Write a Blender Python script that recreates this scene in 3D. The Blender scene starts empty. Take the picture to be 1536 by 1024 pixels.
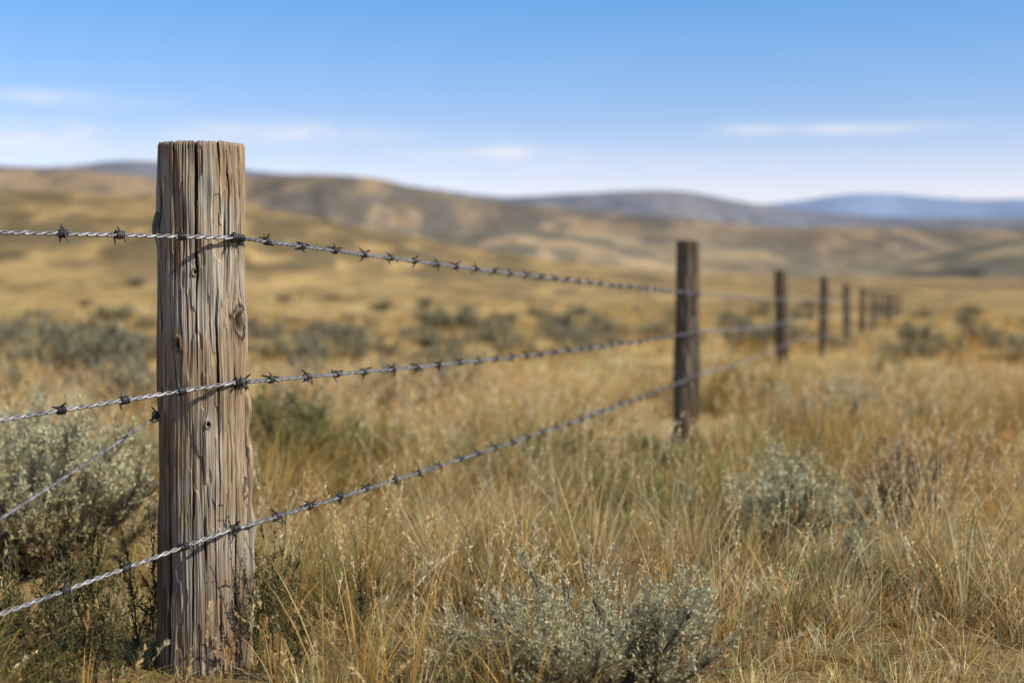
import bpy, math, random
import numpy as np
from mathutils import Vector, Matrix
R = np.random.RandomState
random.seed(7)
scene = bpy.context.scene
COL = scene.collection
F = 2133.0; CAMZ = 0.86; HY = 454.0

# ------------------------------------------------------------------ noise
def _h(ix, iy, s):
    n = (ix.astype(np.int64) * 374761393 + iy.astype(np.int64) * 668265263 + s * 974634777) & 0xffffffff
    n = ((n ^ (n >> 13)) * 1274126177) & 0xffffffff
    n = (n ^ (n >> 16)) & 0xffffffff
    return n / 4294967295.0
def vn(x, y, s=0):
    x = np.asarray(x, float); y = np.asarray(y, float)
    ix = np.floor(x); iy = np.floor(y)
    fx = x - ix; fy = y - iy
    fx = fx * fx * (3 - 2 * fx); fy = fy * fy * (3 - 2 * fy)
    a = _h(ix, iy, s); b = _h(ix + 1, iy, s); c = _h(ix, iy + 1, s); d = _h(ix + 1, iy + 1, s)
    return a + (b - a) * fx + (c - a) * fy + (a - b - c + d) * fx * fy
def fbm(x, y, s=0, o=4):
    t = 0; a = 0.5; n = 0
    for i in range(o):
        t = t + a * vn(x * 2 ** i, y * 2 ** i, s + i * 17); n += a; a *= 0.5
    return t / n
def sst(a, b, x):
    t = np.clip((x - a) / (b - a), 0, 1); return t * t * (3 - 2 * t)
def mix(a, b, t):
    t = np.asarray(t)[..., None]; return np.asarray(a) * (1 - t) + np.asarray(b) * t

# ------------------------------------------------------------------ mesh helpers
def make_mesh(name, verts, faces, mats, color=None, smooth=False, matidx=None):
    verts = np.ascontiguousarray(verts, dtype=np.float32); faces = np.ascontiguousarray(faces, dtype=np.int32)
    me = bpy.data.meshes.new(name)
    k = faces.shape[1]
    me.vertices.add(len(verts)); me.vertices.foreach_set("co", verts.ravel())
    me.loops.add(faces.size); me.loops.foreach_set("vertex_index", faces.ravel())
    me.polygons.add(len(faces)); me.polygons.foreach_set("loop_start", np.arange(len(faces), dtype=np.int32) * k)
    me.polygons.foreach_set("loop_total", np.full(len(faces), k, dtype=np.int32))
    if smooth: me.polygons.foreach_set("use_smooth", np.ones(len(faces), dtype=bool))
    me.update(calc_edges=True)
    if color is not None:
        at = me.attributes.new("tint", 'FLOAT_COLOR', 'POINT')
        c = np.ones((len(verts), 4), dtype=np.float32); c[:, :3] = color
        at.data.foreach_set("color", c.ravel())
    for m in (mats if isinstance(mats, list) else [mats]): me.materials.append(m)
    return me
def add_obj(name, me, loc=(0, 0, 0), rot=(0, 0, 0), scale=(1, 1, 1), parent=None, label=None, category=None, kind=None, group=None):
    ob = bpy.data.objects.new(name, me); ob.location = loc; ob.rotation_euler = rot; ob.scale = scale
    COL.objects.link(ob)
    if parent: ob.parent = parent
    if label: ob["label"] = label
    if category: ob["category"] = category
    if kind: ob["kind"] = kind
    if group: ob["group"] = group
    return ob
def grid_faces(nr, nc, wrap=False):
    i = np.arange(nr - 1)[:, None]; j = np.arange(nc if wrap else nc - 1)[None, :]
    j2 = (j + 1) % nc
    return np.stack([i * nc + j, i * nc + j2, (i + 1) * nc + j2, (i + 1) * nc + j], -1).reshape(-1, 4)
def tube(P, rad, sides=6):
    P = np.asarray(P, float); n = len(P)
    rad = np.broadcast_to(np.asarray(rad, float), (n,))
    T = np.gradient(P, axis=0); T /= np.linalg.norm(T, axis=1)[:, None] + 1e-12
    nrm = np.zeros_like(P)
    a = np.array([0, 0, 1.0]) if abs(T[0, 2]) < 0.9 else np.array([1.0, 0, 0])
    v = a - T[0] * a.dot(T[0]); nrm[0] = v / np.linalg.norm(v)
    for i in range(1, n):
        v = nrm[i - 1] - T[i] * nrm[i - 1].dot(T[i]); nrm[i] = v / (np.linalg.norm(v) + 1e-12)
    B = np.cross(T, nrm)
    an = np.linspace(0, 2 * math.pi, sides, endpoint=False)
    V = P[:, None, :] + rad[:, None, None] * (np.cos(an)[None, :, None] * nrm[:, None, :] + np.sin(an)[None, :, None] * B[:, None, :])
    return V.reshape(-1, 3), grid_faces(n, sides, True)
def join(parts):
    V = []; Fc = []; o = 0
    for v, f in parts:
        V.append(v); Fc.append(f + o); o += len(v)
    return np.concatenate(V), np.concatenate(Fc)

# ------------------------------------------------------------------ materials
def new_mat(name):
    m = bpy.data.materials.new(name); m.use_nodes = True
    nt = m.node_tree; nt.nodes.clear()
    return m, nt, nt.nodes, nt.links
def mat_leaf(name, trans=0.35, rough=0.6, noise_scale=30.0, spec=.2):
    m, nt, N, L = new_mat(name)
    out = N.new("ShaderNodeOutputMaterial"); at = N.new("ShaderNodeAttribute"); at.attribute_name = "tint"
    no = N.new("ShaderNodeTexNoise"); no.inputs["Scale"].default_value = noise_scale
    tc = N.new("ShaderNodeTexCoord"); L.new(tc.outputs["Object"], no.inputs["Vector"])
    mr = N.new("ShaderNodeMapRange"); mr.inputs["To Min"].default_value = 0.75; mr.inputs["To Max"].default_value = 1.25
    L.new(no.outputs["Fac"], mr.inputs["Value"])
    mu = N.new("ShaderNodeVectorMath"); mu.operation = 'SCALE'
    L.new(at.outputs["Color"], mu.inputs[0]); L.new(mr.outputs[0], mu.inputs["Scale"])
    p = N.new("ShaderNodeBsdfPrincipled"); p.inputs["Roughness"].default_value = rough
    p.inputs["Specular IOR Level"].default_value = spec
    L.new(mu.outputs[0], p.inputs["Base Color"])
    t = N.new("ShaderNodeBsdfTranslucent"); L.new(mu.outputs[0], t.inputs["Color"])
    ms = N.new("ShaderNodeMixShader"); ms.inputs[0].default_value = trans
    L.new(p.outputs[0], ms.inputs[1]); L.new(t.outputs[0], ms.inputs[2]); L.new(ms.outputs[0], out.inputs[0])
    return m
M_grass = mat_leaf("dry_grass", 0.34, .42, spec=.4)
M_sage = mat_leaf("sage_leaves", 0.3, 0.8)

def mat_ground():
    m, nt, N, L = new_mat("ground_litter")
    out = N.new("ShaderNodeOutputMaterial"); at = N.new("ShaderNodeAttribute"); at.attribute_name = "tint"
    geo = N.new("ShaderNodeNewGeometry")
    facs = []
    for sc, lo, hi in ((0.9, 0.85, 1.2), (14.0, 0.65, 1.35), (90.0, 0.6, 1.4), (.06, .82, 1.18)):
        no = N.new("ShaderNodeTexNoise"); no.inputs["Scale"].default_value = sc; no.inputs["Detail"].default_value = 5
        L.new(geo.outputs["Position"], no.inputs["Vector"])
        mr = N.new("ShaderNodeMapRange"); mr.inputs["From Min"].default_value = 0.3; mr.inputs["From Max"].default_value = 0.7
        mr.inputs["To Min"].default_value = lo; mr.inputs["To Max"].default_value = hi
        L.new(no.outputs["Fac"], mr.inputs["Value"]); facs.append(mr)
    cur = at.outputs["Color"]
    for f in facs:
        mu = N.new("ShaderNodeVectorMath"); mu.operation = 'SCALE'
        L.new(cur, mu.inputs[0]); L.new(f.outputs[0], mu.inputs["Scale"]); cur = mu.outputs[0]
    p = N.new("ShaderNodeBsdfPrincipled"); p.inputs["Roughness"].default_value = 0.95
    p.inputs["Specular IOR Level"].default_value = 0.1
    L.new(cur, p.inputs["Base Color"])
    b = N.new("ShaderNodeBump"); b.inputs["Strength"].default_value = 0.6; b.inputs["Distance"].default_value = 0.02
    L.new(facs[1].outputs[0], b.inputs["Height"]); L.new(b.outputs[0], p.inputs["Normal"])
    L.new(p.outputs[0], out.inputs[0]); return m
M_ground = mat_ground()

def mat_wood(name, bump=0.5):
    m, nt, N, L = new_mat(name)
    out = N.new("ShaderNodeOutputMaterial"); at = N.new("ShaderNodeAttribute"); at.attribute_name = "tint"
    tc = N.new("ShaderNodeTexCoord"); mp = N.new("ShaderNodeMapping"); mp.inputs["Scale"].default_value = (330, 330, 12)
    no = N.new("ShaderNodeTexNoise"); no.inputs["Scale"].default_value = 1; no.inputs["Detail"].default_value = 4
    L.new(tc.outputs["Object"], mp.inputs[0]); L.new(mp.outputs[0], no.inputs["Vector"])
    mr = N.new("ShaderNodeMapRange"); mr.inputs["From Min"].default_value = 0.3; mr.inputs["From Max"].default_value = 0.7
    mr.inputs["To Min"].default_value = 0.60; mr.inputs["To Max"].default_value = 1.32
    L.new(no.outputs["Fac"], mr.inputs["Value"])
    mu = N.new("ShaderNodeVectorMath"); mu.operation = 'SCALE'
    L.new(at.outputs["Color"], mu.inputs[0]); L.new(mr.outputs[0], mu.inputs["Scale"])
    p = N.new("ShaderNodeBsdfPrincipled"); p.inputs["Roughness"].default_value = 0.85
    p.inputs["Specular IOR Level"].default_value = 0.2
    L.new(mu.outputs[0], p.inputs["Base Color"])
    b = N.new("ShaderNodeBump"); b.inputs["Strength"].default_value = bump; b.inputs["Distance"].default_value = 0.0015
    L.new(no.outputs["Fac"], b.inputs["Height"]); L.new(b.outputs[0], p.inputs["Normal"])
    L.new(p.outputs[0], out.inputs[0]); return m
M_wood = mat_wood("weathered_wood")

def mat_metal(name, c1, c2, met, rough):
    m, nt, N, L = new_mat(name)
    out = N.new("ShaderNodeOutputMaterial"); p = N.new("ShaderNodeBsdfPrincipled")
    tc = N.new("ShaderNodeTexCoord"); no = N.new("ShaderNodeTexNoise"); no.inputs["Scale"].default_value = 45
    no.inputs["Detail"].default_value = 5
    L.new(tc.outputs["Object"], no.inputs["Vector"])
    cr = N.new("ShaderNodeValToRGB"); cr.color_ramp.elements[0].position = 0.38; cr.color_ramp.elements[1].position = 0.62
    cr.color_ramp.elements[0].color = (*c1, 1); cr.color_ramp.elements[1].color = (*c2, 1)
    L.new(no.outputs["Fac"], cr.inputs[0]); L.new(cr.outputs[0], p.inputs["Base Color"])
    p.inputs["Metallic"].default_value = met; p.inputs["Roughness"].default_value = rough
    L.new(p.outputs[0], out.inputs[0]); return m
M_wire = mat_metal("galvanised_wire", (0.15, 0.145, 0.145), (0.37, 0.37, 0.39), 0.5, 0.45)
M_barb = mat_metal("dark_barb_steel", (0.03, 0.028, 0.028), (0.09, 0.085, 0.085), 0.5, 0.5)

# ------------------------------------------------------------------ terrain
def prof(az, pts):
    px = 768 + F * np.tan(np.clip(az, -1.1, 1.1))
    xs, ys = zip(*pts)
    xs = np.array(xs, float); ys = np.array(ys, float)
    dx = 25.0
    y = sum(np.interp(px + o * dx, xs, ys) for o in (-1, -.5, 0, .5, 1)) / 5
    return y
LAYERS = [
 (85, 260, [(-1200,302),(0,300),(100,300),(200,302),(350,308),(450,325),(560,348),(700,372),(850,394),(1000,409),(1200,417),(1536,422),(2600,415)]),
 (290, 600, [(-1200,300),(500,338),(600,343),(700,348),(850,349),(1000,355),(1150,368),(1250,387),(1340,395),(1400,387),(1450,376),(1536,364),(2600,360)]),
 (640, 1050, [(-1200,256),(0,256),(100,259),(170,267),(230,268),(300,267),(400,271),(480,269),(560,273),(620,285),(700,297),(760,301),(850,312),(950,325),(1100,339),(1200,347),(1536,348),(2600,345)]),
 (1200, 2300, [(-1200,262),(0,262),(100,262),(200,255),(300,260),(750,292),(820,290),(900,288),(960,287),(1040,290),(1080,298),(1130,304),(1200,310),(1300,322),(1536,330),(2600,325)]),
 (2700, 5200, [(-1200,262),(0,268),(600,300),(1100,313),(1180,305),(1250,295),(1330,290),(1400,296),(1470,303),(1536,302),(2600,300)]),
]
def base_h(x, y):
    r = np.hypot(x, y)
    n = (fbm(x * 0.5 + 31, y * 0.5 + 7, 3, 3) - 0.5) * 0.10 * sst(4.2, 9, r) + (fbm(x * 3, y * 3, 5, 2) - 0.5) * 0.03
    n += (fbm(x * 0.06, y * 0.06, 9, 2) - 0.5) * 0.5 * sst(18, 70, r)
    return n
def terrain(x, y, want_layer=False):
    r = np.hypot(x, y); az = np.arctan2(x, y)
    h = base_h(x, y); lay = np.zeros_like(h)
    for i, (r0, D, pts) in enumerate(LAYERS):
        if not want_layer and r.max() < r0: break
        nx = fbm(x / (D * 0.10) + 5, y / (D * 0.10), 40 + i, 4) - 0.5
        Dd = D * (1 + 0.12 * (fbm(az * 9 + 3, az * 0 + i, 60 + i, 2) - 0.5))
        H = CAMZ + (HY - prof(az, pts)) / F * D
        up = np.clip((r - r0) / (Dd - r0), 0, 1)
        up = up * up * (3 - 2 * up) * 0.55 + up * 0.45 * up
        dn = 1 - 0.6 * sst(1.0, 1.6, r / Dd)
        e = H * up * dn * (1 + 0.10 * nx * (1 - 0.75 * sst(.7, 1, r / Dd) * (r < 1.1 * Dd)))
        gul = np.abs(fbm(x / (D * 0.05) + 9, y / (D * 0.09), 80 + i, 3) - 0.5) * 2
        e = e - H * (.05 if i == 0 else .11) * (1 - sst(0, .3, gul)) * np.clip(up * 3, 0, 1) * (1 - up)
        m = e > h
        h = np.where(m, e, h); lay = np.where(m & (r > r0), i + 1, lay)
    return (h, lay) if want_layer else h

azs = np.concatenate([np.linspace(-math.pi, -0.55, 90, endpoint=False), np.linspace(-0.55, 0.55, 900, endpoint=False), np.linspace(0.55, math.pi, 90, endpoint=False)])
rs = np.exp(np.concatenate([np.linspace(math.log(0.15), math.log(60), 200, endpoint=False), np.linspace(math.log(60), math.log(9500), 520)]))
A, Rr = np.meshgrid(azs, rs)
X = Rr * np.sin(A); Y = Rr * np.cos(A)
Hh, LAY = terrain(X, Y, True)
def ground_color(x, y, lay, r):
    gold = np.array([0.54, 0.355, 0.13]); pale = np.array([0.64, 0.47, 0.22]); brown = np.array([0.30, 0.19, 0.08]); olive = np.array([.22, .19, .09])
    n1 = fbm(x * 0.05 + 3, y * 0.02, 101, 4); n2 = fbm(x * 0.12, y * 0.05 + 9, 102, 4); n3 = fbm(x * .3 + 4, y * .1, 105, 3)
    c = mix(gold, pale, sst(.4, .65, n1)); c = mix(c, brown, sst(.50, .66, n2) * .75); c = mix(c, olive, sst(.52, .66, n3) * .75)
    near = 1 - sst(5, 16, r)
    c = mix(c, np.array([0.20, 0.13, 0.06]), near * .8)  # brown soil, darkened nearby to paint shade into gaps between tufts
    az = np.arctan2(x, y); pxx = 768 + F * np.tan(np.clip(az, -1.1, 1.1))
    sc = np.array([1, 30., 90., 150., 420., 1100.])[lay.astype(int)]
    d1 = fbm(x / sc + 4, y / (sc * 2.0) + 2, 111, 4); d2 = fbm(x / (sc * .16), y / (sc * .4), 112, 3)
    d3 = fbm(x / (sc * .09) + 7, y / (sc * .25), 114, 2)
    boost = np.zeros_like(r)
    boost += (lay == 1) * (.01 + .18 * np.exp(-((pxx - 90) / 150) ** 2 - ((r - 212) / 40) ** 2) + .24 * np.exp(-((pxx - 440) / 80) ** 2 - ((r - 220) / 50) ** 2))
    boost += (lay == 3) * (.26 * np.exp(-((pxx - 465) / 70) ** 2 - ((r - 960) / 55) ** 2) + .12 * np.exp(-((pxx - 660) / 60) ** 2 - ((r - 900) / 80) ** 2))  # first term paints a shadowed slope into the ridge colour
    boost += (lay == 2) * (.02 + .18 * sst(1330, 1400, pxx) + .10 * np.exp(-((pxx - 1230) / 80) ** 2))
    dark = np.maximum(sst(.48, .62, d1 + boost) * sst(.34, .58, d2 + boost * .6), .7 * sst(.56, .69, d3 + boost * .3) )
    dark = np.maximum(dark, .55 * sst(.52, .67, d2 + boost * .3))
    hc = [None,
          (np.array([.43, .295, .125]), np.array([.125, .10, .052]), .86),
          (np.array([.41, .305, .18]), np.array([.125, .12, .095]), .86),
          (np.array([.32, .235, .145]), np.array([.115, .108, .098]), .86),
          (np.array([.225, .22, .245]), np.array([.135, .16, .215]), .85),  # distance haze painted as blue into the two farthest layers
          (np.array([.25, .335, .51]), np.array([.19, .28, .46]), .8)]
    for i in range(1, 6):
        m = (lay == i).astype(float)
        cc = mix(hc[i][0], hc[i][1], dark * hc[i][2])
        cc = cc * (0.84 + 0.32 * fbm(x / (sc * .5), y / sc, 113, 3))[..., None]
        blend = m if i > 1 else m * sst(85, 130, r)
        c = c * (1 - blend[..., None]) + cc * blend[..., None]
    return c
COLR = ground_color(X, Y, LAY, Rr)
nc = len(azs); cut = int(np.searchsorted(rs, 285.0))
V = np.stack([X, Y, Hh], -1)
gv = V[:cut + 1].reshape(-1, 3); gf = grid_faces(cut + 1, nc, True)[:, ::-1]
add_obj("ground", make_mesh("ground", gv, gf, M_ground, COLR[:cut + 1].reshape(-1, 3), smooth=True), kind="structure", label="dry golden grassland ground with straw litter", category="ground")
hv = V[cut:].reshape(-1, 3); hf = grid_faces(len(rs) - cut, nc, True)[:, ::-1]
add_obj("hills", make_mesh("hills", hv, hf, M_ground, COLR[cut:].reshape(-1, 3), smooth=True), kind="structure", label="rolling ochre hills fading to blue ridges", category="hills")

# ------------------------------------------------------------------ grass
BUSHES = [(.19, 3.0, .24), (.94, 4.95, .20), (1.46, 5.45, .17), (1.13, 4.35, .13), (-1.45, 4.5, .36), (-1.12, 7.4, .3), (-1.62, 7.9, .22), (-2.0, 5.5, .3)]
LOW = [(-.68, 3.08, .22, .7), (-.95, 3.12, .28, .6), (1.0, 8.2, .4, .8), (.88, 7.4, .45, .65), (3.1, 16.2, .8, .75), (2.8, 14.8, .8, .5), (-1.2, 3.6, .3, .4)]   # trampled, shorter grass
def blades(rng, cx, cy, z0, h, w, lean_dir, lean, levels, col_root, col_tip, curl=1.6):
    n = len(cx); t = np.linspace(0, 1, levels)[None, :]
    ang = lean_dir[:, None]
    off = (lean * h)[:, None] * t ** curl
    zz = h[:, None] * t * (1 - 0.35 * np.minimum(lean, 1.8)[:, None] * t)
    px = cx[:, None] + np.cos(ang) * off; py = cy[:, None] + np.sin(ang) * off; pz = z0[:, None] + zz
    fa = rng.uniform(0, math.pi, n)[:, None]
    ww = (w[:, None] * (1 - t ** 1.5 * 0.93)) * 0.5
    dx = np.cos(fa) * ww; dy = np.sin(fa) * ww
    Vv = np.stack([np.stack([px - dx, py - dy, pz], -1), np.stack([px + dx, py + dy, pz], -1)], 2)
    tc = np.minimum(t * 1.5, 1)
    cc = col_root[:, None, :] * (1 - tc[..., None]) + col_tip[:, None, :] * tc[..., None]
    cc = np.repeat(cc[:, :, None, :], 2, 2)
    base = (np.arange(n) * levels * 2)[:, None] + (np.arange(levels - 1) * 2)[None, :]
    Fq = np.stack([base, base + 1, base + 3, base + 2], -1).reshape(-1, 4)
    return Vv.reshape(-1, 3), Fq, cc.reshape(-1, 3)
def leaves_quads(rng, P, D, ln, wd, col):
    n = len(P); D = D / (np.linalg.norm(D, axis=1)[:, None] + 1e-9)
    r = rng.normal(size=(n, 3)); S = np.cross(D, r); S /= np.linalg.norm(S, axis=1)[:, None] + 1e-9
    ln = ln[:, None]; wd = wd[:, None]
    Vv = np.stack([P, P + D * ln * .55 + S * wd * .5, P + D * ln, P + D * ln * .55 - S * wd * .5], 1).reshape(-1, 3)
    Fq = np.arange(n * 4).reshape(-1, 4)
    return Vv, Fq, np.repeat(col, 4, 0)
PAL = np.array([[.92, .61, .19], [.94, .75, .37], [.84, .50, .12], [.50, .26, .07], [.93, .80, .51], [.25, .28, .075], [.58, .37, .12]])
def green_at(x, y):
    g = 0
    for (gx, gy, s, a) in [(.35, 7.0, .9, 3.5), (.9, 6.4, .5, 1.6), (-.1, 7.8, .7, 1.2), (-1.15, 6.3, .6, 1.0), (-.5, 3.3, .3, .8), (-.95, 3.3, .35, 1.2), (1.9, 11, 1.2, .9), (-.3, 9, .8, .5), (-.2, 4.6, .4, .3), (.5, 5.6, .5, .5), (1.9, 8.2, .8, .4)]:
        g = g + a * np.exp(-((x - gx) ** 2 + ((y - gy) * .7) ** 2) / s ** 2)
    return g
def grass_cols(rng, x, y):
    n = len(x); p = fbm(x * .5, y * .5, 201, 3); g = fbm(x * .35 + 50, y * .35, 202, 3); q = fbm(x * .9 + 11, y * .9, 203, 3)
    w = np.stack([np.full(n, 1.8), .6 + 3.0 * sst(.5, .62, p), .9 + 2.6 * sst(.5, .38, p), .22 + 2.4 * sst(.50, .62, q), .4 + 2.4 * sst(.5, .65, p), .05 + 2.8 * sst(.54, .64, g) + 6 * green_at(x, y), np.full(n, .5)], 1)
    w = np.cumsum(w / w.sum(1)[:, None], 1); k = (rng.rand(n)[:, None] > w).sum(1).clip(0, 6)
    return PAL[k] * rng.uniform(.80, 1.06, (n, 1))
parts = []
def clear_bush(x, y):
    k = np.ones(len(x), bool)
    for (bx, by, br) in BUSHES: k &= (x - bx) ** 2 + (y - by) ** 2 > (br * .7) ** 2
    s = np.ones(len(x))
    for (bx, by, br) in BUSHES: s *= 1 - .5 * np.exp(-(((x - bx * .93) ** 2 + (y - by * .91) ** 2) / (br * 1.1) ** 2))
    for (bx, by, br, am) in LOW: s *= 1 - am * np.exp(-(((x - bx) ** 2 + (y - by) ** 2) / br ** 2))
    return k, s
def zone(rng, r0, r1, aw, tufts, per, hmin, hmax, width, levels, spread, lean_s=.32, dmin=.3, hs=.9):
    area = aw * (r1 ** 2 - r0 ** 2)
    nt = int(area * tufts)
    rr = np.sqrt(rng.uniform(r0 ** 2, r1 ** 2, nt)); aa = rng.uniform(-aw, aw, nt)
    tx = rr * np.sin(aa); ty = rr * np.cos(aa)
    dens = fbm(tx * 1.8, ty * 1.8, 301, 3)
    kb, sb = clear_bush(tx, ty)
    keep = (rng.rand(nt) < sst(.36, .56, dens) * (1 - dmin) + dmin) & kb
    tx = tx[keep]; ty = ty[keep]; sb = sb[keep]; nt = len(tx)
    th = rng.uniform(hmin, hmax, nt) * (.38 + 1.3 * sst(.32, .68, fbm(tx * hs, ty * hs, 302, 3))) * sb
    k = rng.poisson(per, nt).clip(2)
    idx = np.repeat(np.arange(nt), k); n = len(idx)
    ld = rng.uniform(0, 2 * math.pi, n); rad = np.abs(rng.normal(0, spread, n))
    x = tx[idx] + np.cos(ld) * rad; y = ty[idx] + np.sin(ld) * rad
    h = th[idx] * rng.uniform(.35, 1.15, n)
    lean = np.abs(rng.normal(.25, lean_s, n)) + rad / (spread + 1e-6) * .18
    wx = np.cos(ld) * lean + .12; wy = np.sin(ld) * lean
    lean = np.hypot(wx, wy); ld = np.arctan2(wy, wx)
    tc = (grass_cols(rng, tx, ty) * rng.uniform(.55, 1.25, (nt, 1)))[idx]; bc = grass_cols(rng, x, y)
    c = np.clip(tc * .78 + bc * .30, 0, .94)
    rt = np.clip(c * np.array([.36, .28, .20]), 0, 1)  # shade low in the tufts is put into the root colour
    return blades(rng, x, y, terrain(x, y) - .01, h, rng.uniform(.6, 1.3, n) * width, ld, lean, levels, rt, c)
rng = R(11)
parts.append(zone(rng, 2.75, 6.5, .62, 145, 28, .10, .31, .0035, 6, .022, .40, .35, 1.5))
parts.append(zone(rng, 2.9, 6.5, .62, 340, 7, .03, .09, .0036, 4, .03, 1.2, .8))
parts.append(zone(rng, 6.5, 16, .50, 45, 24, .10, .32, .0062, 4, .05, .38, .3, 1.3))
parts.append(zone(rng, 16, 50, .46, 9, 15, .12, .30, .014, 4, .12, hs=.6))
parts.append(zone(rng, 50, 130, .46, 1.2, 11, .16, .32, .045, 3, .35, hs=.3))
def stalks(rng, n, r0, r1, aw, hmin, hmax, nsp, splen, stemw):
    rr = np.sqrt(rng.uniform(r0 ** 2, r1 ** 2, n)); aa = rng.uniform(-aw, aw, n)
    x = rr * np.sin(aa); y = rr * np.cos(aa)
    kb, sb = clear_bush(x, y)
    k = (fbm(x * .9, y * .9, 401, 3) > .44) & kb & (rng.rand(n) < sb * 1.2); x = x[k]; y = y[k]; rr = rr[k]; sb = sb[k]; n = len(x)
    h = rng.uniform(hmin, hmax, n) * (.72 + .28 * sst(3.0, 4.2, rr)) * (.4 + .6 * sb); ld = rng.normal(0, 1.6, n); lean = np.abs(rng.normal(.28, .22, n)) + .03
    z0 = terrain(x, y) - .01
    c = np.array([[.88, .65, .30], [.94, .81, .51], [.66, .39, .15]])[rng.randint(0, 3, n)] * rng.uniform(.88, 1.0, (n, 1))
    out = [blades(rng, x, y, z0, h, np.full(n, stemw), ld, lean, 6, c * .6, c)]
    i = np.repeat(np.arange(n), nsp); m = len(i)
    t = rng.uniform(.70, 1.0, m)
    off = lean[i] * h[i] * t ** 1.6
    P = np.stack([x[i] + np.cos(ld[i]) * off, y[i] + np.sin(ld[i]) * off, z0[i] + h[i] * t * (1 - .35 * np.minimum(lean[i], 1.2) * t)], -1)
    D = np.stack([np.cos(ld[i]) * lean[i] * 1.2, np.sin(ld[i]) * lean[i] * 1.2, np.ones(m)], -1) + rng.normal(0, .36, (m, 3))
    out.append(leaves_quads(rng, P, D, rng.uniform(.7, 1.3, m) * splen, rng.uniform(.20, .32, m) * splen, np.clip(c[i] * rng.uniform(.8, 1.12, (m, 1)), 0, .93)))
    return out
parts += stalks(rng, 3000, 2.85, 6.5, .55, .20, .46, 26, .013, .0020)
parts += stalks(rng, 9500, 6.5, 14, .45, .24, .44, 12, .024, .0038)
Vs = []; Fs = []; Cs = []; o = 0
for v, f, c in parts:
    Vs.append(v); Fs.append(f + o); Cs.append(c); o += len(v)
Vg = np.concatenate(Vs); Fg = np.concatenate(Fs); Cg = np.concatenate(Cs)
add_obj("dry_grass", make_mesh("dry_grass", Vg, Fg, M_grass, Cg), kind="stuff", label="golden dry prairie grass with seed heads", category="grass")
print("grass verts", len(Vg))

# ------------------------------------------------------------------ sagebrush
def sage_mesh(name, seed, ntw, nlf, w, h, lf=.016, cA=(.62, .61, .42), cB=(.44, .44, .28), cC=(.70, .61, .36), dead=0.0, nb=26, tl=(.10, .26)):
    rng = R(seed)
    tubes = []; br = []
    for b in range(nb):
        az = rng.uniform(0, 2 * math.pi); el = rng.uniform(.10, 1.0) ** .8
        reach = rng.uniform(.55, 1.12)
        tip = np.array([math.cos(az) * w * .5 * math.sqrt(max(0, 1 - (el * .92) ** 2)) * reach, math.sin(az) * w * .5 * math.sqrt(max(0, 1 - (el * .92) ** 2)) * reach, h * (.2 + .8 * el) * reach * .9])
        mid = tip * np.array([.5, .5, .35]) + rng.normal(0, .04 * w, 3)
        t = np.linspace(0, 1, 7)[:, None]
        path = 2 * t * (1 - t) * mid + t ** 2 * tip
        path[1:-1] += rng.normal(0, .014 * w, (5, 3))
        br.append(path); tubes.append(tube(path, np.linspace(.009, .0025, 7) * (w / .5) ** .5, 4))
    Vt, Ft = join(tubes)
    bi = rng.randint(0, nb, ntw); t = rng.uniform(.2, 1.0, ntw) ** .7 * 5.99
    bra = np.array(br); i0 = np.floor(t).astype(int); fr = (t - i0)[:, None]
    base = bra[bi, i0] * (1 - fr) + bra[bi, np.minimum(i0 + 1, 6)] * fr
    outd = base / (np.linalg.norm(base, axis=1)[:, None] + 1e-6)
    D = outd * .75 + np.array([0, 0, .65]) + rng.normal(0, .45, (ntw, 3)); D /= np.linalg.norm(D, axis=1)[:, None]
    L = rng.uniform(*tl, ntw) * h
    S = np.cross(D, rng.normal(size=(ntw, 3))); S /= np.linalg.norm(S, axis=1)[:, None]
    tw = .0016
    tv = np.stack([base - S * tw, base + S * tw, base + D * L[:, None] + S * tw * .4, base + D * L[:, None] - S * tw * .4], 1).reshape(-1, 3)
    tf = np.arange(ntw * 4).reshape(-1, 4)
    ti = np.repeat(np.arange(ntw), int(nlf)); m = len(ti)
    keep = rng.rand(m) > dead; ti = ti[keep]; m = len(ti)
    tt = rng.uniform(.12, 1.05, m)[:, None]
    LP = base[ti] + D[ti] * L[ti][:, None] * tt
    LD = D[ti] * .9 + rng.normal(0, .55, (m, 3))
    tone = rng.rand(ntw)[ti]
    c = mix(np.array(cA), np.array(cB), tone); c = mix(c, np.array(cC), (rng.rand(m) < .2) * .8)
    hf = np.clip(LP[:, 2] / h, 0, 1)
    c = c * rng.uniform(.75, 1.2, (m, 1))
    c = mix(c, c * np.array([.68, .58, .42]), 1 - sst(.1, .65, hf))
    lv, lff, lc = leaves_quads(rng, LP, LD, rng.uniform(.7, 1.3, m) * lf, rng.uniform(.26, .40, m) * lf, c)
    o1 = len(Vt); o2 = o1 + len(tv)
    return make_mesh(name, np.concatenate([Vt, tv, lv]), np.concatenate([Ft, tf + o1, lff + o2]), M_sage,
                     np.concatenate([np.tile([.19, .15, .11], (len(Vt), 1)), np.tile([.32, .25, .17], (len(tv), 1)), lc]))
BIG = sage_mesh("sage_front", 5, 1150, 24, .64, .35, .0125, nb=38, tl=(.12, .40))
LEFT = sage_mesh("sage_tall", 6, 1700, 25, .80, .57, .018, nb=36, tl=(.08, .28), cA=(.66, .63, .42), cB=(.48, .46, .30))
MEDS = [sage_mesh("sage_medium", 20 + i, 520, 18, .5, .32, .019, tl=(.12, .38)) for i in range(3)]
DEAD = sage_mesh("sage_sparse", 31, 420, 10, .4, .30, .016, cA=(.28, .26, .19), cB=(.19, .16, .12), cC=(.40, .32, .2), dead=.45, tl=(.15, .4))
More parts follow.
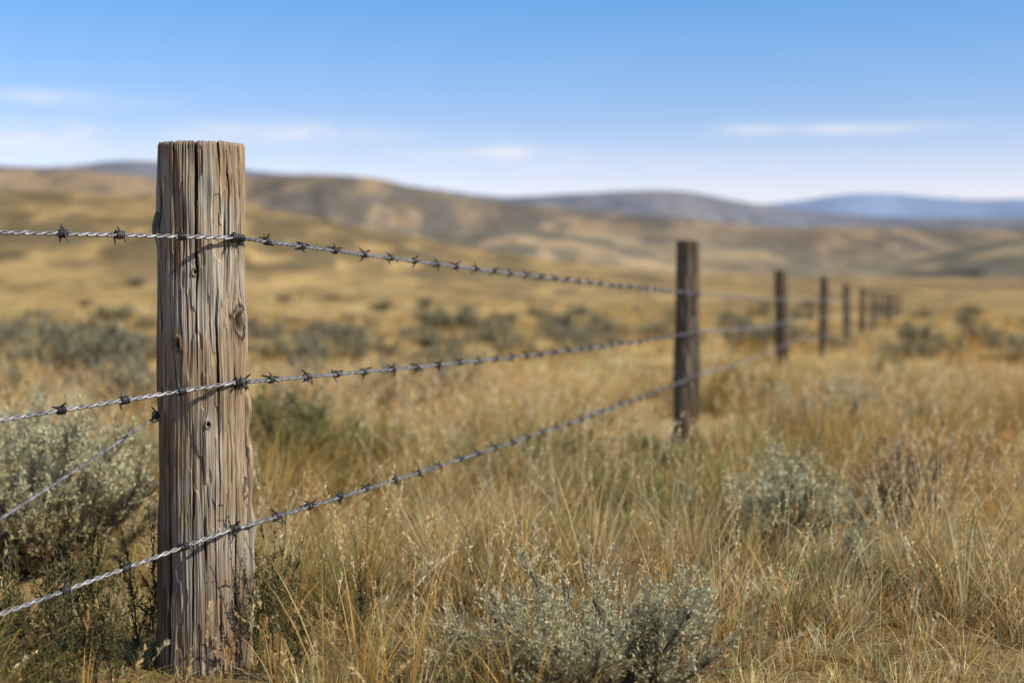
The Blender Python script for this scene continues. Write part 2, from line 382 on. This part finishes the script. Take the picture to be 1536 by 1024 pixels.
GRN = sage_mesh("sage_green", 33, 520, 16, .6, .36, .022, cA=(.28, .29, .11), cB=(.19, .20, .08), cC=(.46, .37, .16), tl=(.12, .38))
FARS = [sage_mesh("sage_far", 40 + i, 260, 13, .8, .46, .042, cA=(.37, .36, .25), cB=(.24, .23, .155), cC=(.45, .37, .22), tl=(.12, .38)) for i in range(3)]
def put(me, x, y, s=1.0, sz=1.0, label="grey-green sagebrush bush growing in dry grass", name="sagebrush"):
    z = float(terrain(np.array([x]), np.array([y]))[0])
    add_obj(name, me, (x, y, z - .015), (0, 0, random.uniform(0, 6.28)), (s, s * random.uniform(.9, 1.1), s * sz), label=label, category="bush", group="sagebrush bushes scattered over the grassland")
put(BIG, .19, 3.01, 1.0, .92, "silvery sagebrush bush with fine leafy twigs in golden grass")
put(MEDS[0], .94, 4.95, 1.05, 1.0, "pale grey-green sagebrush bush beside tall straw grass"); put(MEDS[2], 1.15, 5.25, .75, .95)
put(DEAD, 1.46, 5.4, 1.1, 1.1, "dark twiggy half-dead sagebrush in straw grass")
put(MEDS[1], 1.13, 4.35, .7, .85)
put(LEFT, -1.5, 4.45, 1.0, 1.05, "large pale sagebrush bush beside the fence")
put(LEFT, -2.0, 5.5, 1.0, .95, "large pale sagebrush bush beside the fence"); put(LEFT, -1.75, 6.6, .8, .8, "large pale sagebrush bush beside the fence")
put(GRN, -1.12, 7.4, 1.1, .95, "dull green shrub in dry grass behind the fence post"); put(GRN, -.75, 7.9, .8, .75, "dull green shrub in dry grass behind the fence post")
put(MEDS[2], -1.62, 7.9, .9, .9)
put(FARS[0], -4.0, 13.4, 1.4, 1.2, "dark grey-green sagebrush bush on open grassland")
put(FARS[1], -3.35, 12.6, 1.0, .9); put(FARS[2], -4.6, 15.5, 1.2, 1.0)
put(FARS[1], -.95, 11.6, 1.0, .95); put(FARS[0], -1.9, 12.5, .9, .95)
put(FARS[2], -.45, 12.2, .9, .95)
put(FARS[2], -1.46, 36, 2.0, .9); put(FARS[0], -.3, 27, 1.2, .9); put(FARS[1], 1.6, 33, 1.3, .8)
put(GRN, 3.72, 14.0, .95, .95, "small green shrub in dry grass near the fence")
put(GRN, 1.92, 11.6, 1.0, .9, "small green shrub in dry grass near the fence")
put(MEDS[1], 1.88, 9.4, 1.0, 1.0); put(MEDS[0], 2.3, 9.9, 1.1, .85); put(MEDS[2], 2.75, 9.6, .9, .85); put(MEDS[1], 2.6, 11.0, 1.1, .8)
put(FARS[0], 5.8, 20.8, 1.1, .65); put(FARS[1], 6.5, 21.3, 1.1, .65); put(FARS[2], 7.2, 20.5, .8, .65); put(FARS[2], 5.0, 18.9, .8, .65)
put(FARS[1], 7.6, 24.5, .9, .7); put(FARS[0], 6.2, 27.0, .9, .7)
put(GRN, .25, 6.9, .8, .7, "low green shrub in tall dry grass"); put(GRN, .75, 7.3, .8, .7, "low green shrub in tall dry grass"); put(GRN, .5, 6.3, .6, .65, "low green shrub in tall dry grass")
placed = []
rg = R(78); cnt = 0; tries = 0
while cnt < 36 and tries < 3000:
    tries += 1
    y = rg.uniform(9, 32); x = -y * rg.uniform(.02, .37)
    if x > -1.4 and y < 14: continue
    if any((x - a) ** 2 + ((y - b) * .45) ** 2 < .95 ** 2 for a, b in placed): continue
    placed.append((x, y))
    put(FARS[cnt % 3], x, y, rg.uniform(.6, 1.15), rg.uniform(.75, 1.0), "grey-green sagebrush bush on open grassland"); cnt += 1
cnt = 0; tries = 0; placed2 = []
while cnt < 82 and tries < 6000:
    tries += 1
    r = 22 * (6.0 ** rg.rand()); a = rg.uniform(-.38, .36)
    if a > .08 and rg.rand() < .5: continue
    x = r * math.sin(a); y = r * math.cos(a)
    if abs(x - (1.07 + (y - 8.7) * .29)) < 1.2: continue
    if any(abs(a - pa) < .026 and abs(1 / r - 1 / pr) < .005 for pa, pr in placed2): continue
    placed2.append((a, r))
    s = rg.uniform(.7, 1.4) * (1.0 + .010 * r)
    put(FARS[cnt % 3], x, y, s, rg.uniform(.6, .9), "grey-green sagebrush bush on open grassland"); cnt += 1

def weed_mesh(name, seed, hh, n=9):
    rng = R(seed); tubes = []; LP = []; LD = []
    for i in range(n):
        a = rng.uniform(0, 6.28); ln = rng.uniform(.05, .35) * hh; H = hh * rng.uniform(.6, 1.05)
        t = np.linspace(0, 1, 8)[:, None]
        b = np.array([rng.normal(0, .025), rng.normal(0, .025), 0])
        path = b + np.concatenate([math.cos(a) * ln * t ** 1.4, math.sin(a) * ln * t ** 1.4, H * t], 1) + rng.normal(0, .002, (8, 3))
        tubes.append(tube(path, np.linspace(.0016, .0007, 8), 4))
        for s in range(5):
            u = rng.uniform(.25, .85); p0 = path[int(u * 7)]
            d = np.array([rng.normal(0, .5), rng.normal(0, .5), 1.0]); d /= np.linalg.norm(d); L = rng.uniform(.2, .35) * hh * (1.1 - u)
            pp = p0 + d * np.linspace(0, L, 4)[:, None]; tubes.append(tube(pp, .0007, 4))
            k = 18; q = rng.uniform(.1, 1, k)[:, None]; LP.append(p0 + d * L * q); LD.append(d * .8 + rng.normal(0, .5, (k, 3)))
        k = 45; q = rng.uniform(.2, 1, k); LP.append(np.stack([np.interp(q * 7, range(8), path[:, j]) for j in range(3)], 1)); LD.append(np.array([0, 0, .9]) + rng.normal(0, .55, (k, 3)))
    Vt, Ft = join(tubes); LP = np.concatenate(LP); LD = np.concatenate(LD); m = len(LP)
    c = np.array([[.10, .115, .04], [.15, .155, .05], [.23, .16, .06], [.075, .08, .03]])[rng.randint(0, 4, m)] * rng.uniform(.7, 1.25, (m, 1))
    lv, lf, lc = leaves_quads(rng, LP, LD, rng.uniform(.009, .017, m), rng.uniform(.003, .0048, m), c)
    return make_mesh(name, np.concatenate([Vt, lv]), np.concatenate([Ft, lf + len(Vt)]), M_sage, np.concatenate([np.tile([.15, .11, .06], (len(Vt), 1)), lc]))
WE = [weed_mesh("weed_plant", 60 + i, .33 + .04 * i, 7) for i in range(3)]
for k, (x, y, s) in enumerate([(-1.13, 3.25, 1.0), (-1.03, 3.12, 1.15), (-.97, 3.3, 1.0), (-.9, 3.15, .95), (-.88, 3.42, 1.0), (-.86, 3.05, .7), (-.99, 2.98, .85), (-1.08, 3.45, 1.1), (-.54, 3.28, .95), (-.46, 3.2, .8), (-1.2, 3.1, 1.0), (-.36, 3.4, .75), (-1.14, 2.98, .9), (-.7, 3.0, .35), (-.93, 2.92, .7), (-.57, 3.5, 1.0), (-1.06, 2.9, .7)]):
    add_obj("weed", WE[k % 3], (x, y, -.01), (0, 0, random.uniform(0, 6.28)), (s, s, s), label="dark olive leafy weed around the weathered post", category="weed", group="dark weeds around the fence post")

# ------------------------------------------------------------------ posts
def post_mesh(name, seed, R0, R1, H, nth, nz, face, cracks, knots, bury=.25, tone=(1, 1, 1), hero=False):
    rng = R(seed)
    th = np.linspace(-math.pi, math.pi, nth, endpoint=False)
    zz = np.concatenate([np.linspace(-bury, 0, 8, endpoint=False), np.linspace(0, H, nz)])
    T, Z = np.meshgrid(th, zz)
    Tw = T.copy()
    circ = lambda a: (a + math.pi) % (2 * math.pi) - math.pi
    kd = np.zeros_like(T); kdark = np.zeros_like(T)
    for (p, kz, rr) in knots:
        dx = circ(T - p) * R0; dz = (Z - kz) * .6
        dx = dx + (vn(Z * 60, T * 6, seed + 31) - .5) * rr * .5
        d = np.hypot(dx, dz)
        Tw = Tw + np.sign(dx) * -1 * np.exp(-(d / (rr * 2.2)) ** 2) * np.minimum(np.abs(dx) / rr, 1) * (rr / R0) * .75
        kd += .0050 * np.exp(-((d - rr * .95) / (rr * .35)) ** 2) - .013 * np.exp(-(d / (rr * .55)) ** 2)
        ring = .5 + .5 * np.sin(d / rr * 14)
        kdark = np.maximum(kdark, np.exp(-(d / (rr * .65)) ** 4) * .98); kdark = np.maximum(kdark, np.exp(-((d - rr * 1.05) / (rr * .17)) ** 2) * .85)
        kdark = np.maximum(kdark, (d < rr) * ring * .5)
    u = Tw * R0
    rad = R1 + (R0 - R1) * np.clip(Z / H, 0, 1)
    rad = rad + (vn(np.cos(T) * 1.3 + 5, Z * 3 + np.sin(T) * 1.3, seed) - .5) * .010 + (vn(np.cos(T) * 3 + 9, Z * 9 + np.sin(T) * 3, seed + 1) - .5) * .006
    wob = (vn(u * 0 + 2, Z * 2.5, seed + 2) - .5) * .006 + (vn(u * 30, Z * 6, seed + 3) - .5) * .0016
    g1 = fbm((u + wob) * 300, Z * 2.6, seed + 4, 3); g2 = fbm((u + wob) * 620, Z * 8, seed + 5, 2); g3 = fbm((u + wob) * 38, Z * 2.2, seed + 6, 4)
    blot = fbm(u * 18 + 3, Z * 7, seed + 41, 4)
    disp = (g1 - .5) * .0028 + (g2 - .5) * .0018 + (g3 - .5) * .0026
    crk = np.zeros_like(T); zc_ = Z[:, :1]
    for (p, z0, z1, wd, dp) in cracks:
        off = (vn(zc_ * 3, zc_ * 0 + p * 10, seed + 7) - .5) * .05 + (vn(zc_ * 26, zc_ * 0 + p * 10, seed + 8) - .5) * .022 + (vn(zc_ * 90, zc_ * 0 + p * 10, seed + 38) - .5) * .010
        cu = circ(p + off - Tw)
        tap = np.clip((zc_ - z0) / max(z1 - z0, .01), 0, 1); tap = np.minimum(tap * 2, 1) if z1 >= 1.2 else np.sin(tap * math.pi)
        env = tap ** .7 * ((zc_ > z0) & (zc_ < z1)) * (.2 + 1.1 * vn(zc_ * 13, zc_ * 0 + p * 5, seed + 9))
        g = np.exp(-(cu * R0 / (wd * (.3 + env))) ** 2) * np.clip(env * 1.3, 0, 1)
        crk = np.maximum(crk, g * min(1, dp / .007)); disp = disp - g * dp * (1 - .6 * sst(H - .03, H, Z))
    fine = sst(.62, .74, fbm((u + wob) * 380, Z * 3.2, seed + 12, 2)) * .8
    disp = disp - fine * .0010
    chip = sst(.62, .67, fbm((u + wob) * 70, Z * 11, seed + 50, 2)); disp = disp - chip * .0030
    if hero:
        e = sst(1.25, 1.33, T) * (1 - sst(1.62, 1.75, T)); ez = sst(.12, .2, Z) * (1 - sst(.60, .67, Z))
        disp = disp + e * ez * .010 * (.4 + 1.1 * vn(Z * 18, Z * 0, 3))
        disp = disp + np.exp(-((T + 1.35) / .35) ** 2 - ((Z - 1.03) / .03) ** 2) * .008
    r = rad + disp + kd
    topn = (vn(T * 4 + 3, Z * 0, seed + 14) - .5) * .003
    r = r - sst(H - .008, H, Z) * .003 * (0.5 + vn(T * 9, Z * 0, seed + 15))
    Zd = Z + sst(H - .12, H, Z) * (topn + (g1 - .5) * .004 - crk * .004)
    Xp = np.cos(face + T) * r; Yp = np.sin(face + T) * r
    V = np.stack([Xp, Yp, Zd], -1)
    tan = np.array([.365, .27, .175]); grey = np.array([.365, .325, .265]); red = np.array([.235, .15, .088]); dk = np.array([.016, .012, .009])
    c = mix(tan, grey, sst(.36, .55, blot) * .95)
    c = mix(c, red, sst(.50, .68, fbm(u * 26 + 7, Z * 4, seed + 20, 4)) * .55)
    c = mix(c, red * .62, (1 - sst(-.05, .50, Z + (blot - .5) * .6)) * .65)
    c = mix(c, red * .55, (1 - sst(-1.5, -.6, T)) * .45)  # left side darkened in the wood colour to stand for shading
    c = mix(c, np.array([.40, .29, .18]), chip * .5)
    c = c * (.38 + 1.24 * g1)[..., None] * (.6 + .8 * g2)[..., None] * (.74 + .5 * blot)[..., None]
    c = mix(c, dk, np.clip(crk * 1.9, 0, 1)); c = mix(c, dk * 3.0, fine * .65); c = mix(c, np.array([.03, .017, .010]), np.clip(kdark, 0, 1))
    c = c * np.array(tone)
    nr = len(zz); Vf = V.reshape(-1, 3); Cf = c.reshape(-1, 3)
    Fq = grid_faces(nr, nth, True)
    last = V[-1]; rings = []
    for s in (.9, .6, .3, .02):
        q = last.copy(); q[:, :2] *= s; q[:, 2] = H - .004 + (last[:, 2] - H) * s + (fbm(np.full(nth, s * 9), th * 3, seed, 2) - .5) * .004; rings.append(q)
    cap = np.concatenate([last] + rings); o = len(Vf)
    capF = grid_faces(5, nth, True) + o
    capc = np.tile(np.array([.26, .20, .14]) * np.array(tone), (len(cap), 1)) * (.6 + .8 * vn(np.tile(th * 20, 5), np.zeros(5 * nth), 4))[:, None]
    return make_mesh(name, np.concatenate([Vf, cap]), np.concatenate([Fq, capF]), M_wood, np.concatenate([Cf, capc]), smooth=True)
PC = (-.731, 3.37)
face = math.atan2(-PC[1], -PC[0])
rg = R(3)
ck = [(-1.15, .0, 1.25, .0014, .010), (-.80, -.1, .55, .0020, .012), (-.62, .55, 1.25, .0012, .009), (-.24, .1, .62, .0015, .010), (-.12, .7, 1.25, .0017, .011), (.02, -.1, .4, .0015, .010),
      (.33, .3, 1.0, .0012, .009), (.62, .9, 1.25, .0014, .010), (.72, -.1, .6, .0018, .011), (1.22, .1, .72, .0032, .020), (1.02, .95, 1.25, .0012, .008), (-.95, .3, .95, .0012, .009), (.40, 1.05, 1.25, .0016, .010), (-.42, .85, 1.25, .0012, .008)]
for i in range(70):
    z0 = rg.uniform(-.1, 1.1); ck.append((rg.uniform(-3.1, 3.1), z0, z0 + rg.uniform(.06, .45), rg.uniform(.0006, .0012), rg.uniform(.003, .007)))
kn = [(.90, .815, .022), (-.55, .765, .009), (-1.25, 1.045, .014), (1.05, .425, .013), (-.15, .93, .005), (.1, .58, .005)]
GP = "wooden posts of the barbed wire fence"
def post_thing(me, loc, rot, scale, label):
    return add_obj("fence_post", me, loc, rot, scale, label=label, category="fence post", group=GP)
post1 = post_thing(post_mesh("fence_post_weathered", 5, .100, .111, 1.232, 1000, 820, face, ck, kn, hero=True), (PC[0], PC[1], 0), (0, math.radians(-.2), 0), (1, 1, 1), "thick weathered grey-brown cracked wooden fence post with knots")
POSTS = [(-.731, 3.37, .11), (1.07, 8.73, .078), (3.27, 17.2, .082), (4.82, 22.0, .078), (6.97, 29.6, .078), (8.84, 35.9, .078), (10.9, 43, .078), (12.9, 50, .08), (15.0, 57, .08), (17.0, 64, .08), (19.1, 71, .08), (21.8, 80, .085)]
pms = []
for s in range(3):
    rg = R(90 + s); cks = [(rg.uniform(-3.1, 3.1), z0, z0 + rg.uniform(.3, .9), .003, .010) for z0 in rg.uniform(-.1, .9, 18)]
    pms.append(post_mesh("fence_post_dark", 50 + s, .072, .082, 1.25, 160, 120, -1.6, cks, [(.5, .8, .012)], tone=(.50, .47, .44)))
tilts = [0, .5, -.8, .6, -.5, .9, -1, .4, -.6, .8, -.4, .5]
for k, (x, y, r) in enumerate(POSTS[1:]):
    s = r / .078
    post_thing(pms[k % 3], (x, y, 0), (math.radians(tilts[k + 1] * .6), math.radians(tilts[k + 1]), 0), (s, s, 1.0 + .01 * ((k * 7) % 3 - 1)), "dark brown wooden fence post standing in dry grass")

# ------------------------------------------------------------------ wires
def resample(P, step):
    P = np.asarray(P, float); d = np.r_[0, np.cumsum(np.linalg.norm(np.diff(P, axis=0), axis=1))]
    n = max(2, int(d[-1] / step)); s = np.linspace(0, d[-1], n)
    return np.stack([np.interp(s, d, P[:, k]) for k in range(3)], 1), s
def seg(a, b, sag, n=40):
    t = np.linspace(0, 1, n)[:, None]; p = np.array(a) * (1 - t) + np.array(b) * t; p[:, 2] -= (4 * sag * t * (1 - t))[:, 0]; return p
RC = .114
def wire_path(zc, zl, z2, z3, zf, sag):
    c1 = np.array([PC[0] + RC * .766, PC[1] - RC * .64])
    u = np.array([-.64, -.766])
    pts = []
    slope = (zl - zc) / .591
    for uu in np.linspace(3.0, .0, 60):
        z = zc + slope * uu if uu < .9 else zc + slope * (.9 + (uu - .9) * .5)
        pts.append([*(c1 + u * uu), CAMZ + z])
    pts = pts[:-1]
    for a in np.linspace(math.atan2(-.64, .766), math.atan2(-.32, .95), 6):
        pts.append([PC[0] + RC * math.cos(a), PC[1] + RC * math.sin(a), CAMZ + zc])
    q2 = (1.07 + .088 * .93, 8.73 - .088 * .36, CAMZ + z2); q3 = (3.27 + .09 * .95, 17.2 - .09 * .3, CAMZ + z3)
    pts += list(seg(pts[-1], q2, sag)[1:]); far = list(seg(q2, q3, sag * 1.5))
    prev = q3
    for (x, y, r) in POSTS[3:]:
        b = (x + .08, y - .03, CAMZ + zf); far += list(seg(prev, b, .02, 8)[1:]); prev = b
    return np.array(pts), np.array(far)
def contact_s(P):
    d = np.r_[0, np.cumsum(np.linalg.norm(np.diff(P, axis=0), axis=1))]
    i = int(np.argmin(np.hypot(P[:, 0] - (PC[0] + RC * .766), P[:, 1] - (PC[1] - RC * .64)))); return d[i]
def twisted(P, hr, wr, pitch, step=.006, sides=6):
    Q, s = resample(P, step)
    for _ in range(4): Q[1:-1] = (Q[:-2] + Q[1:-1] * 2 + Q[2:]) / 4
    T = np.gradient(Q, axis=0); T /= np.linalg.norm(T, axis=1)[:, None]
    up = np.array([0, 0, 1.0]); S = np.cross(T, up); S /= np.linalg.norm(S, axis=1)[:, None]; U = np.cross(S, T)
    ph = s / pitch * 2 * math.pi + 1.2 * np.sin(s * 7.3)
    out = []
    for o in (0, math.pi):
        out.append(tube(Q + hr * (np.cos(ph + o)[:, None] * S + np.sin(ph + o)[:, None] * U), wr, sides))
    return out, Q, s, T
def barb_mesh(seed):
    rng = R(seed); out = []
    for k in range(2):
        a0 = rng.uniform(0, 6.28); turns = 1.9 + rng.uniform(0, .4); n = 30
        t = np.linspace(0, 1, n); an = a0 + t * turns * 2 * math.pi
        cr = .0074; x = (k - .5) * .0085 + (t - .5) * .010
        P = np.stack([x, cr * np.cos(an), cr * np.sin(an)], 1)
        tang0 = np.array([0, math.sin(an[0]), -math.cos(an[0])]); tang1 = np.array([0, -math.sin(an[-1]), math.cos(an[-1])])
        rad0 = np.array([0, math.cos(an[0]), math.sin(an[0])]); rad1 = np.array([0, math.cos(an[-1]), math.sin(an[-1])])
        L0, L1 = rng.uniform(.015, .022, 2)
        d0 = tang0 + rad0 * .45 + np.array([rng.normal(0, .35), 0, 0]); d0 /= np.linalg.norm(d0)
        d1 = tang1 + rad1 * .45 + np.array([rng.normal(0, .35), 0, 0]); d1 /= np.linalg.norm(d1)
        A = P[0] + d0 * np.linspace(L0, .002, 5)[:, None]; B = P[-1] + d1 * np.linspace(.002, L1, 5)[:, None]
        P = np.concatenate([A, P, B]); rr = np.full(len(P), .0022); rr[0] = .0002; rr[1] = .0016; rr[-1] = .0002; rr[-2] = .0016
        out.append(tube(P, rr, 6))
    v, f = join(out); return make_mesh("barb", v, f, M_barb, smooth=True)
BARBS = [barb_mesh(200 + i) for i in range(6)]
GW = "strands of barbed wire on the fence"
specs = [(.150, .141, .056, .050, .06, .010, "top", 0), (-.185, -.234, -.173, -.215, -.22, .020, "middle", .05), (-.523, -.623, -.435, -.47, -.48, .022, "lowest", .09)]
rb = R(5)
for (zc, zl, z2, z3, zf, sag, nm, off) in specs:
    P, FP = wire_path(zc, zl, z2, z3, zf, sag)
    tw, Q, s, T = twisted(P, .0030, .0029, .052)
    tw.append(tube(FP, .0066, 6))
    v, f = join(tw)
    w = bpy.data.objects.new("barbed_wire", None); w.empty_display_size = .1; COL.objects.link(w)
    w["label"] = "twisted galvanised barbed wire strand, %s one on the posts" % nm; w["category"] = "barbed wire"; w["group"] = GW
    add_obj("twisted_strand", make_mesh("twisted_strand", v, f, M_wire, smooth=True), parent=w)
    sc = contact_s(P)
    positions = [sc - .155 * k for k in range(1, 8)] + [sc] + list(np.arange(sc + .15 + off * .3, s[-1], .185)) + ([sc + .022] if off < .08 else [])
    for p in positions:
        p = p + rb.normal(0, .008)
        i = int(np.clip(np.searchsorted(s, p), 1, len(s) - 2))
        t = Vector(T[i]); q = t.to_track_quat('X', 'Z')
        m = Matrix.Translation(Vector(Q[i])) @ q.to_matrix().to_4x4() @ Matrix.Rotation(rb.uniform(0, 6.28), 4, 'X')
        b = bpy.data.objects.new("barb", BARBS[rb.randint(0, 6)]); COL.objects.link(b); b.parent = w
        b.matrix_basis = m
a = np.array([-.834, 3.345, .595]); d = np.array([-.168, -.57, -.143])
tw, Q, s, T = twisted(seg(a, a + d * 4.3, .02), .0019, .0018, .045)
kt = np.linspace(0, 1, 60); kn1 = np.stack([a[0] + .003 + .008 * np.cos(kt * 22) , a[1] - .02 * kt, a[2] + .009 * np.sin(kt * 22)], 1)
tw.append(tube(kn1, .0019, 6))
v, f = join(tw)
bw = add_obj("brace_wire", make_mesh("brace_wire", v, f, M_wire, smooth=True), label="plain twisted brace wire tied to the weathered post", category="wire")
for k in range(2):
    add_obj("barb", BARBS[k], (a[0], a[1] - .012 * k, a[2]), (1.2 * k, .3, 1.2), parent=bw)
def staple_mesh():
    t = np.linspace(0, math.pi, 12); P = np.stack([np.zeros(12), -.004 - .012 * np.sin(t) * .7, .011 * np.cos(t)], 1)
    P = np.concatenate([[[0, .012, .011]], P, [[0, .012, -.011]]]); v, f = tube(P, .0019, 6); return make_mesh("staple", v, f, M_barb, smooth=True)
SM = staple_mesh()
for zc in (.150, -.185, -.523):
    an = -.63; x = .108 * math.cos(an); y = .108 * math.sin(an)
    st = add_obj("staple", SM, (x, y, CAMZ + zc), (0, 0, an + math.pi / 2), parent=post1)

# ------------------------------------------------------------------ camera
cam = bpy.data.cameras.new("camera"); co = bpy.data.objects.new("camera", cam); COL.objects.link(co)
cam.sensor_width = 36; cam.lens = 50; cam.clip_start = .05; cam.clip_end = 30000
co.location = (0, 0, CAMZ); co.rotation_euler = (math.radians(90) - math.atan(58 / F), 0, 0)
cam.dof.use_dof = True; cam.dof.focus_distance = 3.30; cam.dof.aperture_fstop = 2.1
scene.camera = co

# ------------------------------------------------------------------ light
sunv = Vector((.84, -.36, 0)).normalized() * math.cos(math.radians(40)); sunv.z = math.sin(math.radians(40))
sl = bpy.data.lights.new("sun", 'SUN'); sl.energy = 5.0; sl.angle = math.radians(.5); sl.color = (1, .92, .77)
so = bpy.data.objects.new("sun", sl); COL.objects.link(so); so.rotation_euler = sunv.to_track_quat('Z', 'Y').to_euler()
W = bpy.data.worlds.new("World"); scene.world = W; W.use_nodes = True
nt = W.node_tree; N = nt.nodes; L = nt.links; N.clear()
out = N.new("ShaderNodeOutputWorld"); bg = N.new("ShaderNodeBackground"); bg.inputs["Strength"].default_value = .10
sky = N.new("ShaderNodeTexSky"); sky.sky_type = 'NISHITA'; sky.sun_disc = False
sky.sun_elevation = math.radians(40); sky.sun_rotation = math.radians(113); sky.altitude = 1500; sky.air_density = 1.0; sky.dust_density = .4; sky.ozone_density = 3.0
def mth(op, a, b=None, c=None):
    n = N.new("ShaderNodeMath"); n.operation = op
    for i, v in enumerate((a, b, c)):
        if v is None: continue
        if isinstance(v, (int, float)): n.inputs[i].default_value = v
        else: L.new(v, n.inputs[i])
    return n.outputs[0]
tc = N.new("ShaderNodeTexCoord"); sp = N.new("ShaderNodeSeparateXYZ"); L.new(tc.outputs["Generated"], sp.inputs[0])
az = mth('ARCTAN2', sp.outputs[0], sp.outputs[1]); el = sp.outputs[2]
cb = N.new("ShaderNodeCombineXYZ"); L.new(mth('MULTIPLY', az, 18.0), cb.inputs[0]); L.new(mth('MULTIPLY', el, 90.0), cb.inputs[1])
no = N.new("ShaderNodeTexNoise"); no.inputs["Scale"].default_value = 1.0; no.inputs["Detail"].default_value = 7; no.inputs["Roughness"].default_value = .62; no.inputs["Distortion"].default_value = .5; L.new(cb.outputs[0], no.inputs["Vector"])
tot = None
for (px, py, wx, wy, am) in [(430, 204, 150, 13, 1.05), (80, 166, 110, 10, .8), (1270, 204, 140, 8, .95), (1110, 201, 45, 8, .85), (752, 230, 46, 12, 1.2), (855, 236, 22, 9, .8), (640, 236, 50, 7, .45), (60, 226, 280, 26, .75), (900, 250, 500, 18, .25)]:
    a0 = math.atan((px - 768) / F); e0 = (HY - py) / F
    da = mth('MULTIPLY', mth('SUBTRACT', az, a0), F / wx); de = mth('MULTIPLY', mth('SUBTRACT', el, e0), F / wy)
    g = mth('EXPONENT', mth('MULTIPLY', mth('ADD', mth('MULTIPLY', da, da), mth('MULTIPLY', de, de)), -1.0))
    g = mth('MULTIPLY', g, am); tot = g if tot is None else mth('ADD', tot, g)
mrn = N.new("ShaderNodeMapRange"); mrn.inputs["From Min"].default_value = .34; mrn.inputs["From Max"].default_value = .66; L.new(no.outputs["Fac"], mrn.inputs["Value"])
cf = mth('MINIMUM', mth('MULTIPLY', tot, mrn.outputs[0]), .8)
ramp = N.new("ShaderNodeValToRGB"); L.new(mth('MULTIPLY', el, 1.0), ramp.inputs[0])
e = ramp.color_ramp.elements; e[0].position = 0.04; e[0].color = (2.40, 1.66, 1.50, 1); e[1].position = 0.6; e[1].color = (1, 1, 1, 1)
for p_, c_ in ((.08, (2.22, 1.61, 1.50, 1)), (.125, (1.52, 1.42, 1.51, 1)), (.21, (.93, 1.38, 1.70, 1))):
    q = e.new(p_); q.color = c_
mx = N.new("ShaderNodeMix"); mx.data_type = 'RGBA'; mx.blend_type = 'MULTIPLY'; mx.inputs[0].default_value = 1.0
L.new(sky.outputs[0], mx.inputs[6]); L.new(ramp.outputs[0], mx.inputs[7])
mc = N.new("ShaderNodeMix"); mc.data_type = 'RGBA'; L.new(cf, mc.inputs[0]); L.new(mx.outputs[2], mc.inputs[6]); mc.inputs[7].default_value = (8.7, 8.8, 9.3, 1)
L.new(mc.outputs[2], bg.inputs["Color"]); L.new(bg.outputs[0], out.inputs[0])
scene.view_settings.view_transform = 'Standard'; scene.view_settings.look = 'None'; scene.view_settings.exposure = 0
